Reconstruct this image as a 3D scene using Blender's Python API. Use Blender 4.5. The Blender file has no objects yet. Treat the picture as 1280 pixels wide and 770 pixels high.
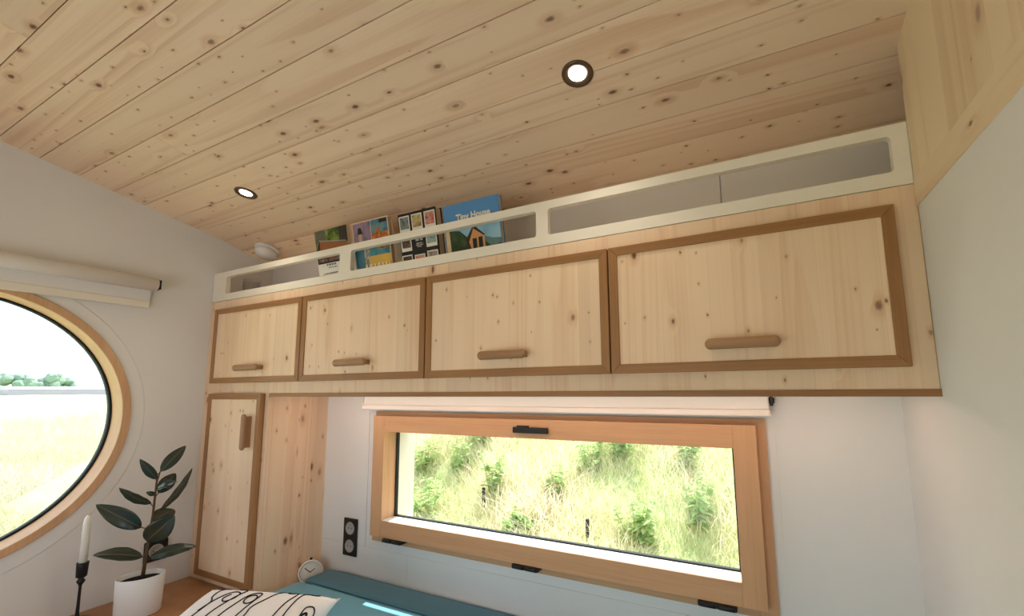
import bpy, bmesh, math, random
from mathutils import Vector, Matrix
random.seed(7)
C = bpy.context.scene.collection
Z0 = 1.2                      # heights below are measured from the underside of the wall cabinets
L, D = 2.5725, 0.287          # inner length of the back wall, cabinet depth
PI = math.pi

# ------------------------------------------------------------------ materials
def srgb(r, g, b):
    f = lambda c: (c/255/12.92) if c/255 <= 0.04045 else ((c/255+0.055)/1.055)**2.4
    return (f(r), f(g), f(b), 1)

class NT:
    def __init__(self, name):
        self.m = bpy.data.materials.new(name); self.m.use_nodes = True
        self.t = self.m.node_tree; self.t.nodes.clear()
        self.out = self.n('ShaderNodeOutputMaterial')
    def n(self, typ, **kw):
        o = self.t.nodes.new(typ)
        for k, v in kw.items(): setattr(o, k, v)
        return o
    def link(self, a, b): self.t.links.new(a, b)
    def val(self, sock, v):
        if hasattr(v, 'links'): self.link(v, sock)
        elif v is not None: sock.default_value = v
    def math(self, op, a, b=None, c=None, clamp=False):
        o = self.n('ShaderNodeMath', operation=op, use_clamp=clamp)
        for i, v in enumerate((a, b, c)):
            if v is not None: self.val(o.inputs[i], v)
        return o.outputs[0]
    def vmath(self, op, a, b=None, s=None):
        o = self.n('ShaderNodeVectorMath', operation=op)
        self.val(o.inputs[0], a)
        if b is not None: self.val(o.inputs[1], b)
        if s is not None: self.val(o.inputs['Scale'], s)
        return o.outputs[0]
    def mix(self, f, a, b, blend='MIX'):
        o = self.n('ShaderNodeMix', data_type='RGBA', blend_type=blend)
        self.val(o.inputs[0], f); self.val(o.inputs[6], a); self.val(o.inputs[7], b)
        return o.outputs[2]
    def smooth(self, v, lo, hi, a=0.0, b=1.0):
        o = self.n('ShaderNodeMapRange', interpolation_type='SMOOTHSTEP')
        for i, x in enumerate((v, lo, hi, a, b)): self.val(o.inputs[i], x)
        return o.outputs[0]
    def noise(self, vec, scale=1.0, detail=2.0, rough=0.5):
        o = self.n('ShaderNodeTexNoise'); self.val(o.inputs['Vector'], vec)
        o.inputs['Scale'].default_value = scale; o.inputs['Detail'].default_value = detail
        o.inputs['Roughness'].default_value = rough
        return o.outputs['Fac']
    def bsdf(self, col, rough=0.5, spec=0.5, normal=None, **kw):
        p = self.n('ShaderNodeBsdfPrincipled')
        self.val(p.inputs['Base Color'], col); self.val(p.inputs['Roughness'], rough)
        p.inputs['Specular IOR Level'].default_value = spec
        if normal is not None: self.link(normal, p.inputs['Normal'])
        for k, v in kw.items(): self.val(p.inputs[k.replace('_', ' ')], v)
        self.link(p.outputs[0], self.out.inputs[0])
        return p
    def bump(self, h, strength=0.1, dist=0.001):
        b = self.n('ShaderNodeBump'); b.inputs['Strength'].default_value = strength
        b.inputs['Distance'].default_value = dist; self.link(h, b.inputs['Height'])
        return b.outputs[0]

def grain_coords(t, axis, seed, attr, normal='y'):
    """object coordinates turned so that X runs along the grain, Y across it and Z through the board"""
    co = t.n('ShaderNodeTexCoord').outputs['Object']
    s = t.n('ShaderNodeSeparateXYZ'); t.link(co, s.inputs[0])
    c = t.n('ShaderNodeCombineXYZ')
    rest = [k for k in 'xyz' if k not in (axis, normal)]
    order = ['xyz'.index(k) for k in (axis, rest[0], normal)]
    for i, k in enumerate(order): t.link(s.outputs[k], c.inputs[i])
    if attr:
        rnd = t.n('ShaderNodeAttribute', attribute_name='board').outputs['Fac']
    else:
        rnd = t.n('ShaderNodeObjectInfo').outputs['Random']
    off = t.n('ShaderNodeCombineXYZ')
    t.link(t.math('MULTIPLY_ADD', rnd, 37.0, seed), off.inputs[0])
    t.link(t.math('MULTIPLY_ADD', rnd, 17.3, seed*1.7), off.inputs[1])
    t.link(t.math('MULTIPLY_ADD', rnd, 53.1, seed*0.7), off.inputs[2])
    return t.vmath('ADD', c.outputs[0], off.outputs[0]), rnd, s, order

def pine(name, axis, base, line, knot, seed=0.0, attr=False, knots=(6.0, 11.0), laminate=None, ksize=1.0, streak=0.35, normal='y', knot_share=0.55):
    """knotty spruce; grain runs along the object's own axis"""
    t = NT(name)
    v, rnd, s, order = grain_coords(t, axis, seed, attr, normal)
    lam = None
    if laminate:                                   # glued staves across the grain
        w = t.n('ShaderNodeTexWhiteNoise', noise_dimensions='2D')
        cell = t.math('FLOOR', t.math('DIVIDE', s.outputs[order[1]], laminate))
        cc = t.n('ShaderNodeCombineXYZ'); t.link(cell, cc.inputs[0]); t.link(rnd, cc.inputs[1])
        t.link(cc.outputs[0], w.inputs['Vector'])
        lam = w.outputs['Value']
        o2 = t.n('ShaderNodeCombineXYZ'); t.link(t.math('MULTIPLY', lam, 9.0), o2.inputs[0]); t.link(t.math('MULTIPLY', lam, 5.0), o2.inputs[2])
        v = t.vmath('ADD', v, o2.outputs[0])
    wob = t.n('ShaderNodeTexNoise'); t.link(t.vmath('MULTIPLY', v, (14.0, 40.0, 40.0)), wob.inputs['Vector']); wob.inputs['Detail'].default_value = 2.0
    vk = t.vmath('ADD', v, t.vmath('SCALE', t.vmath('SUBTRACT', wob.outputs['Color'], (0.5, 0.5, 0.5)), s=0.006))
    def knot_field(fx, fy, shift, lo, hi, share):
        """flat cells across the board face: (core, halo, distance in metres)"""
        kv = t.vmath('MULTIPLY', t.vmath('ADD', vk, (shift, shift*0.7, 0)), (fx, fy, 0.0))
        vo = t.n('ShaderNodeTexVoronoi', feature='F1', voronoi_dimensions='2D'); t.link(kv, vo.inputs['Vector']); vo.inputs['Scale'].default_value = 1.0
        d = t.math('DIVIDE', vo.outputs['Distance'], fy)
        cs = t.n('ShaderNodeSeparateColor'); t.link(vo.outputs['Color'], cs.inputs[0])
        rad = t.math('MULTIPLY', t.smooth(cs.outputs[0], 1-share, 1.0, 0.0, 1.0), hi-lo)
        rad = t.math('MULTIPLY', t.math('ADD', rad, lo), t.math('GREATER_THAN', cs.outputs[0], 1-share))
        rad = t.math('MULTIPLY_ADD', rad, ksize, 1e-5)
        core = t.smooth(d, t.math('MULTIPLY', rad, 0.35), t.math('MULTIPLY', rad, 1.15), 1.0, 0.0)
        halo = t.smooth(d, t.math('MULTIPLY', rad, 0.7), t.math('MULTIPLY', rad, 3.2), 1.0, 0.0)
        depth = t.math('MULTIPLY_ADD', cs.outputs[1], 0.55, 0.4)
        return t.math('MULTIPLY', core, depth), halo, d, t.math('GREATER_THAN', cs.outputs[0], 1-share)
    c1, h1, d1, on1 = knot_field(knots[0], knots[1], 0.0, 0.0035, 0.0085, knot_share)
    c2, h2, d2, on2 = knot_field(knots[0]*2.1, knots[1]*2.0, 3.3, 0.0015, 0.0034, knot_share*0.7)
    core = t.math('MAXIMUM', c1, c2); halo = t.math('MAXIMUM', h1, h2)
    bulge = t.math('MULTIPLY', t.smooth(d1, 0.0, 0.026, 1.0, 0.0), on1)
    # growth lines: long, nearly straight, bending round the larger knots
    low = t.noise(t.vmath('MULTIPLY', v, (0.22, 7.0, 7.0)), 1.0, 1.0, 0.4)
    ring = t.math('FRACT', t.math('ADD', t.math('MULTIPLY', low, 13.0), t.math('MULTIPLY', bulge, 0.9)))
    late = t.math('MULTIPLY', t.smooth(ring, 0.25, 0.93), t.smooth(ring, 0.93, 1.0, 1.0, 0.0))
    fine = t.noise(t.vmath('MULTIPLY', v, (1.5, 260.0, 260.0)), 1.0, 3.0, 0.6)
    broad = t.noise(t.vmath('MULTIPLY', v, (0.5, 14.0, 14.0)), 1.0, 2.0)
    blotch = t.noise(t.vmath('MULTIPLY', v, (3.0, 9.0, 9.0)), 1.0, 2.0)
    f = t.math('ADD', t.math('MULTIPLY', t.math('MULTIPLY', late, streak), t.smooth(broad, 0.35, 0.65, 0.25, 1.0)), t.math('MULTIPLY', t.math('SUBTRACT', fine, 0.5), 0.55))
    f = t.math('ADD', f, t.math('MULTIPLY', t.math('SUBTRACT', broad, 0.5), 0.9))
    f = t.math('ADD', f, t.math('MULTIPLY', t.math('SUBTRACT', blotch, 0.5), 0.35), clamp=True)
    col = t.mix(f, base, line)
    # tone of each board or stave
    tone = lam if lam is not None else rnd
    tv = t.math('MULTIPLY_ADD', tone, 0.15 if attr else 0.09, 0.925 if attr else 0.955)
    col = t.vmath('SCALE', col, s=tv)
    col = t.mix(t.math('MULTIPLY', halo, 0.45), col, line)
    col = t.mix(core, col, knot)
    if laminate:
        fr = t.math('FRACT', t.math('DIVIDE', s.outputs[order[1]], laminate))
        e = t.math('LESS_THAN', fr, 0.0010/laminate)
        col = t.mix(t.math('MULTIPLY', e, 0.3), col, line)
    t.bsdf(col, 0.55, 0.3, t.bump(fine, 0.10, 0.0005))
    return t.m

def oak(name, axis, base, dark, seed=0.0, rough=0.45, planks=None):
    t = NT(name)
    v, rnd, s, order = grain_coords(t, axis, seed, False)
    fine = t.noise(t.vmath('MULTIPLY', v, (5.0, 150.0, 150.0)), 1.0, 3.0, 0.65)
    broad = t.noise(t.vmath('MULTIPLY', v, (1.2, 22.0, 22.0)), 1.0, 3.0)
    f = t.math('ADD', t.math('MULTIPLY', t.math('SUBTRACT', fine, 0.35), 0.8), t.math('MULTIPLY', t.math('SUBTRACT', broad, 0.4), 0.9), clamp=True)
    col = t.mix(f, base, dark)
    t.bsdf(col, rough, 0.35, t.bump(fine, 0.15, 0.0006))
    return t.m

def plain(name, col, rough=0.5, spec=0.5, noise=0.0, scale=30.0, **kw):
    t = NT(name)
    c = col
    if noise:
        co = t.n('ShaderNodeTexCoord').outputs['Object']
        nz = t.noise(co, scale, 3.0)
        c = t.vmath('SCALE', t.mix(0.0, col, col), s=t.math('MULTIPLY_ADD', nz, noise*2, 1-noise))
        t.bsdf(c, rough, spec, t.bump(nz, 0.08, 0.0005), **kw)
    else:
        t.bsdf(c, rough, spec, **kw)
    return t.m

def fabric(name, col, col2, scale=900.0):
    t = NT(name)
    co = t.n('ShaderNodeTexCoord').outputs['Object']
    a = t.noise(t.vmath('MULTIPLY', co, (1, 6, 6)), scale/4, 2.0)
    b = t.noise(t.vmath('MULTIPLY', co, (6, 1, 6)), scale/4, 2.0)
    big = t.noise(co, 5.0, 3.0)
    w = t.math('MULTIPLY_ADD', t.math('ADD', a, b), 0.5, 0.0)
    col_ = t.mix(t.math('ADD', t.math('MULTIPLY', w, 0.7), t.math('MULTIPLY', big, 0.3)), col, col2)
    t.bsdf(col_, 0.85, 0.2, t.bump(w, 0.25, 0.0008), Sheen_Weight=0.25)
    return t.m

def swirl(name, cols, scale=8.0, detail=3.0, stretch=(1, 1, 1), rough=0.35):
    """a printed picture of soft colour patches"""
    t = NT(name)
    co = t.n('ShaderNodeTexCoord').outputs['Object']
    nz = t.noise(t.vmath('MULTIPLY', co, stretch), scale, detail, 0.6)
    r = t.n('ShaderNodeValToRGB'); t.link(nz, r.inputs[0])
    e = r.color_ramp.elements
    while len(e) < len(cols): e.new(0.5)
    for i, c in enumerate(cols):
        e[i].position = 0.3 + 0.4*i/(len(cols)-1); e[i].color = c
    t.bsdf(r.outputs[0], rough, 0.4)
    return t.m

def glass(name, tint=(1, 1, 1, 1), rough=0.0, refl=1.0):
    """thin clear pane: Schlick reflection, the same from both sides"""
    t = NT(name)
    tr = t.n('ShaderNodeBsdfTransparent'); tr.inputs[0].default_value = tint
    gl = t.n('ShaderNodeBsdfGlossy'); gl.inputs['Roughness'].default_value = rough
    lw = t.n('ShaderNodeLayerWeight'); lw.inputs['Blend'].default_value = 0.5
    fr = t.math('MULTIPLY_ADD', t.math('POWER', lw.outputs['Facing'], 5.0), 0.9, 0.03)
    mx = t.n('ShaderNodeMixShader'); t.link(t.math('MULTIPLY', fr, refl, clamp=True), mx.inputs[0])
    t.link(tr.outputs[0], mx.inputs[1]); t.link(gl.outputs[0], mx.inputs[2])
    t.link(mx.outputs[0], t.out.inputs[0])
    return t.m

def emit(name, col, s):
    t = NT(name); e = t.n('ShaderNodeEmission'); e.inputs[0].default_value = col; e.inputs[1].default_value = s
    t.link(e.outputs[0], t.out.inputs[0]); return t.m

PB, PL, PK = srgb(239, 211, 180), srgb(210, 162, 122), srgb(108, 64, 40)
M = {}
M['ceiling'] = pine('ceiling_spruce', 'x', srgb(245, 219, 189), srgb(211, 165, 124), srgb(92, 54, 36), 1.0, attr=True, knots=(6.5, 13.0), streak=0.34, normal='z', knot_share=0.42, ksize=0.85)
M['pine_v'] = pine('spruce_panel_upright', 'z', PB, PL, PK, 2.0, laminate=0.09, knots=(5.0, 11.0), ksize=0.95, streak=0.22, knot_share=0.25)
M['pine_side'] = pine('spruce_side_panel', 'z', PB, PL, PK, 2.5, laminate=0.065, knots=(5.0, 10.0), ksize=1.2, streak=0.3, normal='x', knot_share=0.42)
M['pine_door'] = pine('spruce_door_panel', 'z', srgb(243, 215, 184), srgb(215, 169, 124), PK, 5.0, laminate=0.11, knots=(6.0, 9.5), ksize=0.95, streak=0.22, knot_share=0.36)
M['pine_x'] = pine('spruce_panel_lengthwise', 'x', PB, PL, PK, 3.0, knots=(5.0, 10.0), streak=0.25)
M['pine_y'] = pine('spruce_board', 'y', srgb(240, 218, 186), PL, PK, 4.0, knots=(3.0, 8.0), ksize=0.8, normal='x', knot_share=0.3)
M['pine_wall'] = pine('spruce_wall_panel', 'z', srgb(240, 218, 186), srgb(210, 168, 128), PK, 6.0, laminate=0.16, knots=(4.0, 7.0), ksize=1.2, streak=0.22, normal='x', knot_share=0.35)
OB, OD = srgb(170, 124, 80), srgb(122, 82, 48)
M['oak_x'] = oak('oak_lengthwise', 'x', OB, OD)
M['oak_z'] = oak('oak_upright', 'z', OB, OD, 3.0)
M['handle_x'] = oak('oak_handle_bar', 'x', srgb(176, 136, 100), srgb(136, 98, 66), 7.0)
M['handle_z'] = oak('oak_handle_upright', 'z', srgb(176, 136, 100), srgb(136, 98, 66), 7.0)
M['larch_x'] = oak('larch_lengthwise', 'x', srgb(214, 168, 126), srgb(184, 134, 94), 9.0)
M['larch_z'] = oak('larch_upright', 'z', srgb(214, 168, 126), srgb(184, 134, 94), 9.0)
M['ring'] = oak('larch_ring', 'z', srgb(220, 178, 138), srgb(186, 140, 100), 11.0)
M['floor'] = oak('oak_floor', 'y', srgb(196, 188, 178), srgb(170, 162, 150), 13.0, 0.35)
M['top'] = oak('oak_worktop', 'y', srgb(180, 132, 90), srgb(136, 94, 60), 15.0, 0.35)
M['wall'] = plain('white_wall', srgb(234, 233, 232), 0.6, 0.3, 0.015, 6.0)
M['white'] = plain('white_lacquer', srgb(240, 234, 220), 0.4, 0.4, 0.01, 8.0)
M['roll'] = plain('white_blind_fabric', srgb(236, 234, 232), 0.7, 0.2, 0.03, 300.0)
M['hem'] = plain('glossy_white_profile', srgb(240, 232, 226), 0.18, 0.5)
M['black'] = plain('matt_black', srgb(22, 23, 25), 0.45, 0.4)
M['gasket'] = plain('black_rubber', srgb(24, 30, 32), 0.6, 0.3)
M['grey'] = plain('grey_plastic', srgb(168, 166, 160), 0.4, 0.4)
M['steel'] = plain('brushed_steel', srgb(190, 188, 184), 0.35, 0.5, Metallic=1.0)
M['bronze'] = plain('bronze_trim', srgb(104, 84, 66), 0.35, 0.5, Metallic=0.7)
M['lamp'] = emit('lamp_glow', (1.0, 0.93, 0.84, 1), 16.0)
M['strip'] = emit('added_warm_glow', (1.0, 0.66, 0.50, 1), 20.0)  # glow of the strip added under the wall cabinet
M['teal'] = fabric('teal_fabric', srgb(78, 146, 174), srgb(120, 188, 212))
M['teal_shaded'] = fabric('shaded_teal_fabric', srgb(52, 102, 126), srgb(80, 138, 162))  # the teal again, darkened: shade on the wall-side cushion put into the colour
M['linen'] = fabric('white_linen', srgb(240, 240, 242), srgb(252, 252, 252))
M['ink'] = plain('dark_blue_ink', srgb(28, 36, 52), 0.8, 0.2)
M['pot'] = plain('white_ceramic', srgb(240, 240, 240), 0.3, 0.5)
M['soil'] = plain('dark_soil', srgb(38, 34, 30), 0.95, 0.1, 0.4, 120.0)
M['candle'] = plain('white_wax', srgb(248, 245, 238), 0.5, 0.4, Subsurface_Weight=0.1)
M['paper'] = plain('cream_paper', srgb(214, 190, 156), 0.8, 0.2, 0.05, 400.0)
M['whitepaper'] = plain('white_paper', srgb(232, 230, 224), 0.5, 0.3)
M['blackcover'] = plain('black_cover', srgb(26, 24, 24), 0.35, 0.4)
M['glass'] = glass('window_glass', (0.97, 0.99, 0.98, 1), 0.0, 0.6)
M['tumbler'] = glass('drinking_glass', (0.93, 0.94, 0.95, 1), 0.02, 2.5)
M['bark'] = plain('brown_stem', srgb(96, 74, 50), 0.7, 0.2, 0.2, 80.0)

def leaf_mat():
    t = NT('rubber_plant_leaf')
    co = t.n('ShaderNodeTexCoord').outputs['Object']
    nz = t.noise(co, 9.0, 2.0)
    rib = t.n('ShaderNodeAttribute', attribute_name='rib').outputs['Fac']
    back = t.n('ShaderNodeNewGeometry').outputs['Backfacing']
    c = t.mix(nz, srgb(30, 42, 38), srgb(56, 70, 58))
    c = t.mix(t.smooth(rib, 0.03, 0.1, 0.55, 0.0), c, srgb(120, 110, 88))
    c = t.mix(back, c, srgb(66, 74, 52))
    t.bsdf(c, 0.2, 0.6)
    return t.m
M['leaf'] = leaf_mat()

def grass_mat(name, cols, trans=0.35):
    t = NT(name)
    a = t.n('ShaderNodeAttribute', attribute_name='tint').outputs['Fac']
    r = t.n('ShaderNodeValToRGB'); t.link(a, r.inputs[0])
    e = r.color_ramp.elements
    while len(e) < len(cols): e.new(0.5)
    for i, c in enumerate(cols): e[i].position = i/(len(cols)-1); e[i].color = c
    d = t.n('ShaderNodeBsdfDiffuse'); t.link(r.outputs[0], d.inputs[0])
    tl = t.n('ShaderNodeBsdfTranslucent'); t.link(r.outputs[0], tl.inputs[0])
    mx = t.n('ShaderNodeMixShader'); mx.inputs[0].default_value = trans
    t.link(d.outputs[0], mx.inputs[1]); t.link(tl.outputs[0], mx.inputs[2]); t.link(mx.outputs[0], t.out.inputs[0])
    return t.m
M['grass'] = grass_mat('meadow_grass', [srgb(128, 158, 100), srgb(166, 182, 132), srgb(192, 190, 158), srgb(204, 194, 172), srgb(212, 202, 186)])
M['bank_grass'] = grass_mat('bank_grass_blades', [srgb(150, 176, 112), srgb(190, 202, 148), srgb(224, 218, 178), srgb(238, 224, 196), srgb(244, 232, 214)], 0.4)
M['weed'] = grass_mat('weed_leaf', [srgb(140, 170, 104), srgb(200, 216, 154)])
def ground_mat(name, c1, c2, c3):
    t = NT(name)
    co = t.n('ShaderNodeTexCoord').outputs['Object']
    a = t.noise(t.vmath('MULTIPLY', co, (0.25, 0.8, 1)), 1.0, 5.0, 0.6)
    b = t.noise(co, 6.0, 4.0, 0.7)
    c = t.mix(t.smooth(a, 0.38, 0.62), c1, c2)
    c = t.mix(t.math('MULTIPLY', b, 0.6), c, c3)
    t.bsdf(c, 0.95, 0.0); return t.m
M['field'] = ground_mat('meadow_ground', srgb(172, 180, 134), srgb(192, 186, 160), srgb(150, 172, 112))
M['bank'] = ground_mat('bank_ground', srgb(170, 176, 124), srgb(206, 198, 160), srgb(150, 166, 108))
M['gravel'] = plain('pale_gravel', srgb(214, 208, 198), 0.95, 0.1, 0.12, 60.0)
M['tree'] = plain('tree_foliage', srgb(130, 152, 136), 0.9, 0.1, 0.3, 1.2)
M['house'] = plain('greenhouse_film', srgb(176, 176, 184), 0.6, 0.3)
M['houseside'] = plain('greenhouse_side', srgb(158, 152, 168), 0.6, 0.3)

# ------------------------------------------------------------------ geometry helpers (heights relative to the cabinet underside)
def box(bm, x0, x1, y0, y1, z0, z1, bev=0.0, seg=2):
    r = bmesh.ops.create_cube(bm, size=1.0)
    vs = r['verts']
    for v in vs:
        v.co = Vector((x0+(v.co.x+.5)*(x1-x0), y0+(v.co.y+.5)*(y1-y0), z0+(v.co.z+.5)*(z1-z0)))
    if bev:
        es = list({e for v in vs for e in v.link_edges})
        bmesh.ops.bevel(bm, geom=es, offset=bev, segments=seg, profile=0.5, affect='EDGES', clamp_overlap=True)
    return bm

def tube(bm, pts, rad, n=10, cap=True):
    pts = [Vector(p) for p in pts]
    rs = rad if isinstance(rad, (list, tuple)) else [rad]*len(pts)
    rings = []; prev = None
    for i, p in enumerate(pts):
        d = (pts[min(i+1, len(pts)-1)] - pts[max(i-1, 0)]).normalized()
        if prev is None:
            a = d.orthogonal().normalized()
        else:
            a = (prev - d*prev.dot(d)).normalized()
        prev = a; b = d.cross(a)
        rings.append([bm.verts.new(p + (a*math.cos(2*PI*k/n) + b*math.sin(2*PI*k/n))*rs[i]) for k in range(n)])
    for r0, r1 in zip(rings, rings[1:]):
        for k in range(n):
            f = bm.faces.new((r0[k], r0[(k+1) % n], r1[(k+1) % n], r1[k])); f.smooth = True
    if cap:
        bm.faces.new(list(reversed(rings[0]))); bm.faces.new(rings[-1])
    return bm

def lathe(bm, prof, origin, axis=(0, 0, 1), n=40, sx=1.0, sy=1.0, closed=False, ref=None, smooth=True):
    """prof: (radius, height) pairs along axis"""
    o = Vector(origin); w = Vector(axis).normalized()
    a = Vector(ref).normalized() if ref else w.orthogonal().normalized()
    b = w.cross(a)
    rings = []
    for r, h in prof:
        if r < 1e-6: rings.append([bm.verts.new(o + w*h)])
        else: rings.append([bm.verts.new(o + w*h + a*(r*sx*math.cos(2*PI*k/n)) + b*(r*sy*math.sin(2*PI*k/n))) for k in range(n)])
    pairs = list(zip(rings, rings[1:]))
    if closed: pairs.append((rings[-1], rings[0]))
    for r0, r1 in pairs:
        for k in range(n):
            k2 = (k+1) % n
            if len(r0) == 1 and len(r1) == 1: continue
            if len(r0) == 1: f = bm.faces.new((r0[0], r1[k2], r1[k]))
            elif len(r1) == 1: f = bm.faces.new((r0[k], r0[k2], r1[0]))
            else: f = bm.faces.new((r0[k], r0[k2], r1[k2], r1[k]))
            f.smooth = smooth
    return bm

def NB(): return bmesh.new()

def obj(name, bm, mat, parent=None, autosmooth=False):
    """links the bmesh as ONE mesh object; its vertices are in place, relative to the thing's base"""
    me = bpy.data.meshes.new(name)
    bmesh.ops.recalc_face_normals(bm, faces=bm.faces)
    bm.to_mesh(me); bm.free()
    o = bpy.data.objects.new(name, me); C.objects.link(o)
    for m in (mat if isinstance(mat, (list, tuple)) else [mat]): me.materials.append(m)
    base = Vector((0, 0, 0)); p = parent
    while p is not None:
        base += p.location; p = p.parent
    me.transform(Matrix.Translation(Vector((0, 0, Z0)) - base))
    if parent is not None: o.parent = parent
    return o

def center_origin(o):
    """moves a single-mesh object's origin to the foot of its mesh"""
    xs = [v.co for v in o.data.vertices]
    c = Vector((sum(v.x for v in xs)/len(xs), sum(v.y for v in xs)/len(xs), min(v.z for v in xs)))
    o.data.transform(Matrix.Translation(-c)); o.location += c
    return o

def thing(name, label, cat, loc, group=None):
    o = bpy.data.objects.new(name, None); C.objects.link(o); o.empty_display_size = 0.05
    o.location = Vector(loc) + Vector((0, 0, Z0))
    o['label'] = label; o['category'] = cat
    if group: o['group'] = group
    return o

def tag(o, label, cat, group=None, kind=None):
    o['label'] = label; o['category'] = cat
    if group: o['group'] = group
    if kind: o['kind'] = kind
    return o

def struct(name, bm, mat, label, cat, parent=None):
    o = obj(name, bm, mat, parent)
    if parent is None:
        o['kind'] = 'structure'; o['label'] = label; o['category'] = cat
    return o

# ------------------------------------------------------------------ the room
ZF = -1.2                      # floor
YF = -2.42                     # front wall
S1, YB, ZB = 0.188, -0.258, 0.744
zc = lambda y: ZB + S1*(YB-y) if y < YB else ZB - 0.29*(y-YB)
XR = L + 0.42                  # the shelf runs on behind the right-hand wall panel

bm = NB(); box(bm, -0.12, L+0.5, YF-0.1, 0.16, ZF-0.08, ZF)
struct('floor', bm, M['floor'], 'oak plank floor of the small room', 'floor')

# ceiling: tongue and groove boards
bm = NB(); lay = bm.faces.layers.float.new('board')
rng = random.Random(11)
def ceil_board(x0, x1, ya, za, yb, zb, rid):
    t = 0.018; g = 0.0019
    d = Vector((0, yb-ya, zb-za)).normalized(); nrm = Vector((0, -d.z, d.y))
    if nrm.z < 0: nrm = -nrm
    pa, pb = Vector((0, ya, za)), Vector((0, yb, zb))
    prof = [pa+nrm*t, pa+nrm*0.008, pa+nrm*0.008+d*0.0012, pa+d*0.0012, pb-d*0.0012, pb+nrm*0.008-d*0.0012, pb+nrm*0.008, pb+nrm*t]
    a = [bm.verts.new(p+Vector((x0+0.0004, 0, 0))) for p in prof]; b = [bm.verts.new(p+Vector((x1-0.0004, 0, 0))) for p in prof]
    fs = [bm.faces.new(a), bm.faces.new(list(reversed(b)))]
    for i in range(len(prof)):
        j = (i+1) % len(prof); fs.append(bm.faces.new((a[i], a[j], b[j], b[i])))
    for f in fs: f[lay] = rid
seams = [YB, -0.362, -0.471, -0.577, -0.678, -0.782, -0.888, -0.992, -1.096]
while seams[-1] > YF-0.1: seams.append(seams[-1]-0.104)
joints = {3: [], 4: [0.567], 5: [], 8: [0.685]}
for i, (y0, y1) in enumerate(zip(seams, seams[1:])):
    js = joints.get(i, [rng.uniform(-0.1, 2.9)] if i > 8 else [])
    xs = [-0.12] + js + [XR+0.05]
    for a, b in zip(xs, xs[1:]): ceil_board(a, b, y0, zc(y0), y1, zc(y1), rng.random())
for (y0, y1, js) in ((YB, -0.168, [1.05]), (-0.168, -0.064, [1.35]), (-0.064, 0.02, [])):
    xs = [-0.12] + js + [XR+0.05]
    for a, b in zip(xs, xs[1:]): ceil_board(a, b, y0, zc(y0+1e-6), y1, zc(y1), rng.random())
struct('ceiling', bm, M['ceiling'], 'sloping ceiling of knotty spruce boards', 'ceiling')
bm = NB()
pr_ = [(YF-0.12, zc(YF-0.12)+0.02), (YB, ZB+0.02), (0.17, zc(0.17)+0.02), (0.17, zc(0.17)+0.16), (YB, ZB+0.16), (YF-0.12, zc(YF-0.12)+0.16)]
a = [bm.verts.new((-0.14, y, z)) for y, z in pr_]; b = [bm.verts.new((L+0.55, y, z)) for y, z in pr_]
bm.faces.new(a); bm.faces.new(list(reversed(b)))
for i in range(6): bm.faces.new((a[i], a[(i+1) % 6], b[(i+1) % 6], b[i]))
struct('roof', bm, M['wall'], 'roof shell above the boarded ceiling', 'roof')

# back wall with the strip window hole
WX0, WX1, WZ0, WZ1 = 0.815, 2.245, -0.575, -0.078     # hole
bm = NB(); T = 0.13
box(bm, -0.12, WX0, 0, T, ZF, 0.86); box(bm, WX1, L+0.5, 0, T, ZF, 0.86)
box(bm, WX0, WX1, 0, T, ZF, WZ0); box(bm, WX0, WX1, 0, T, WZ1, 0.86)
# thin lining boards whose joints show as fine lines
box(bm, 0.47, 0.9748, -0.003, 0, ZF, -0.628); box(bm, 0.9762, L, -0.003, 0, ZF, -0.628)
box(bm, 2.291, L, -0.003, 0, -0.6265, 0.0); box(bm, 0.47, 0.744, -0.003, 0, -0.6265, 0.0)
box(bm, 0, 2.1914, -0.009, 0, 0.43, 0.80); box(bm, 2.1952, XR, -0.009, 0, 0.43, 0.80)
struct('wall_back', bm, M['wall'], 'white panelled back wall', 'wall')

# left wall with the round hole
RC = (-1.022, -0.077); RI, RO = 0.444, 0.472
bm = NB()
N = 96; ylo, yhi, zlo, zhi = YF-0.1, 0.15, ZF, 1.15
angs = sorted([2*PI*k/N for k in range(N)] + [math.atan2(z-RC[1], y-RC[0]) % (2*PI) for y in (ylo, yhi) for z in (zlo, zhi)])
def rect_hit(a):
    c, s = math.cos(a), math.sin(a); ts = []
    if c > 1e-9: ts.append((yhi-RC[0])/c)
    if c < -1e-9: ts.append((ylo-RC[0])/c)
    if s > 1e-9: ts.append((zhi-RC[1])/s)
    if s < -1e-9: ts.append((zlo-RC[1])/s)
    t = min(ts); return RC[0]+t*c, RC[1]+t*s
rows = []
for a in angs:
    yi, zi = RC[0]+(RI+0.004)*math.cos(a), RC[1]+(RI+0.004)*math.sin(a); yo, zo = rect_hit(a)
    rows.append([bm.verts.new((x, y, z)) for x, y, z in ((0, yi, zi), (0, yo, zo), (-0.13, yo, zo), (-0.13, yi, zi))])
for i in range(len(rows)):
    r0, r1 = rows[i], rows[(i+1) % len(rows)]
    for k in range(4): bm.faces.new((r0[k], r0[(k+1) % 4], r1[(k+1) % 4], r1[k]))
struct('wall_left', bm, M['wall'], 'white left wall around the round window', 'wall')

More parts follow.
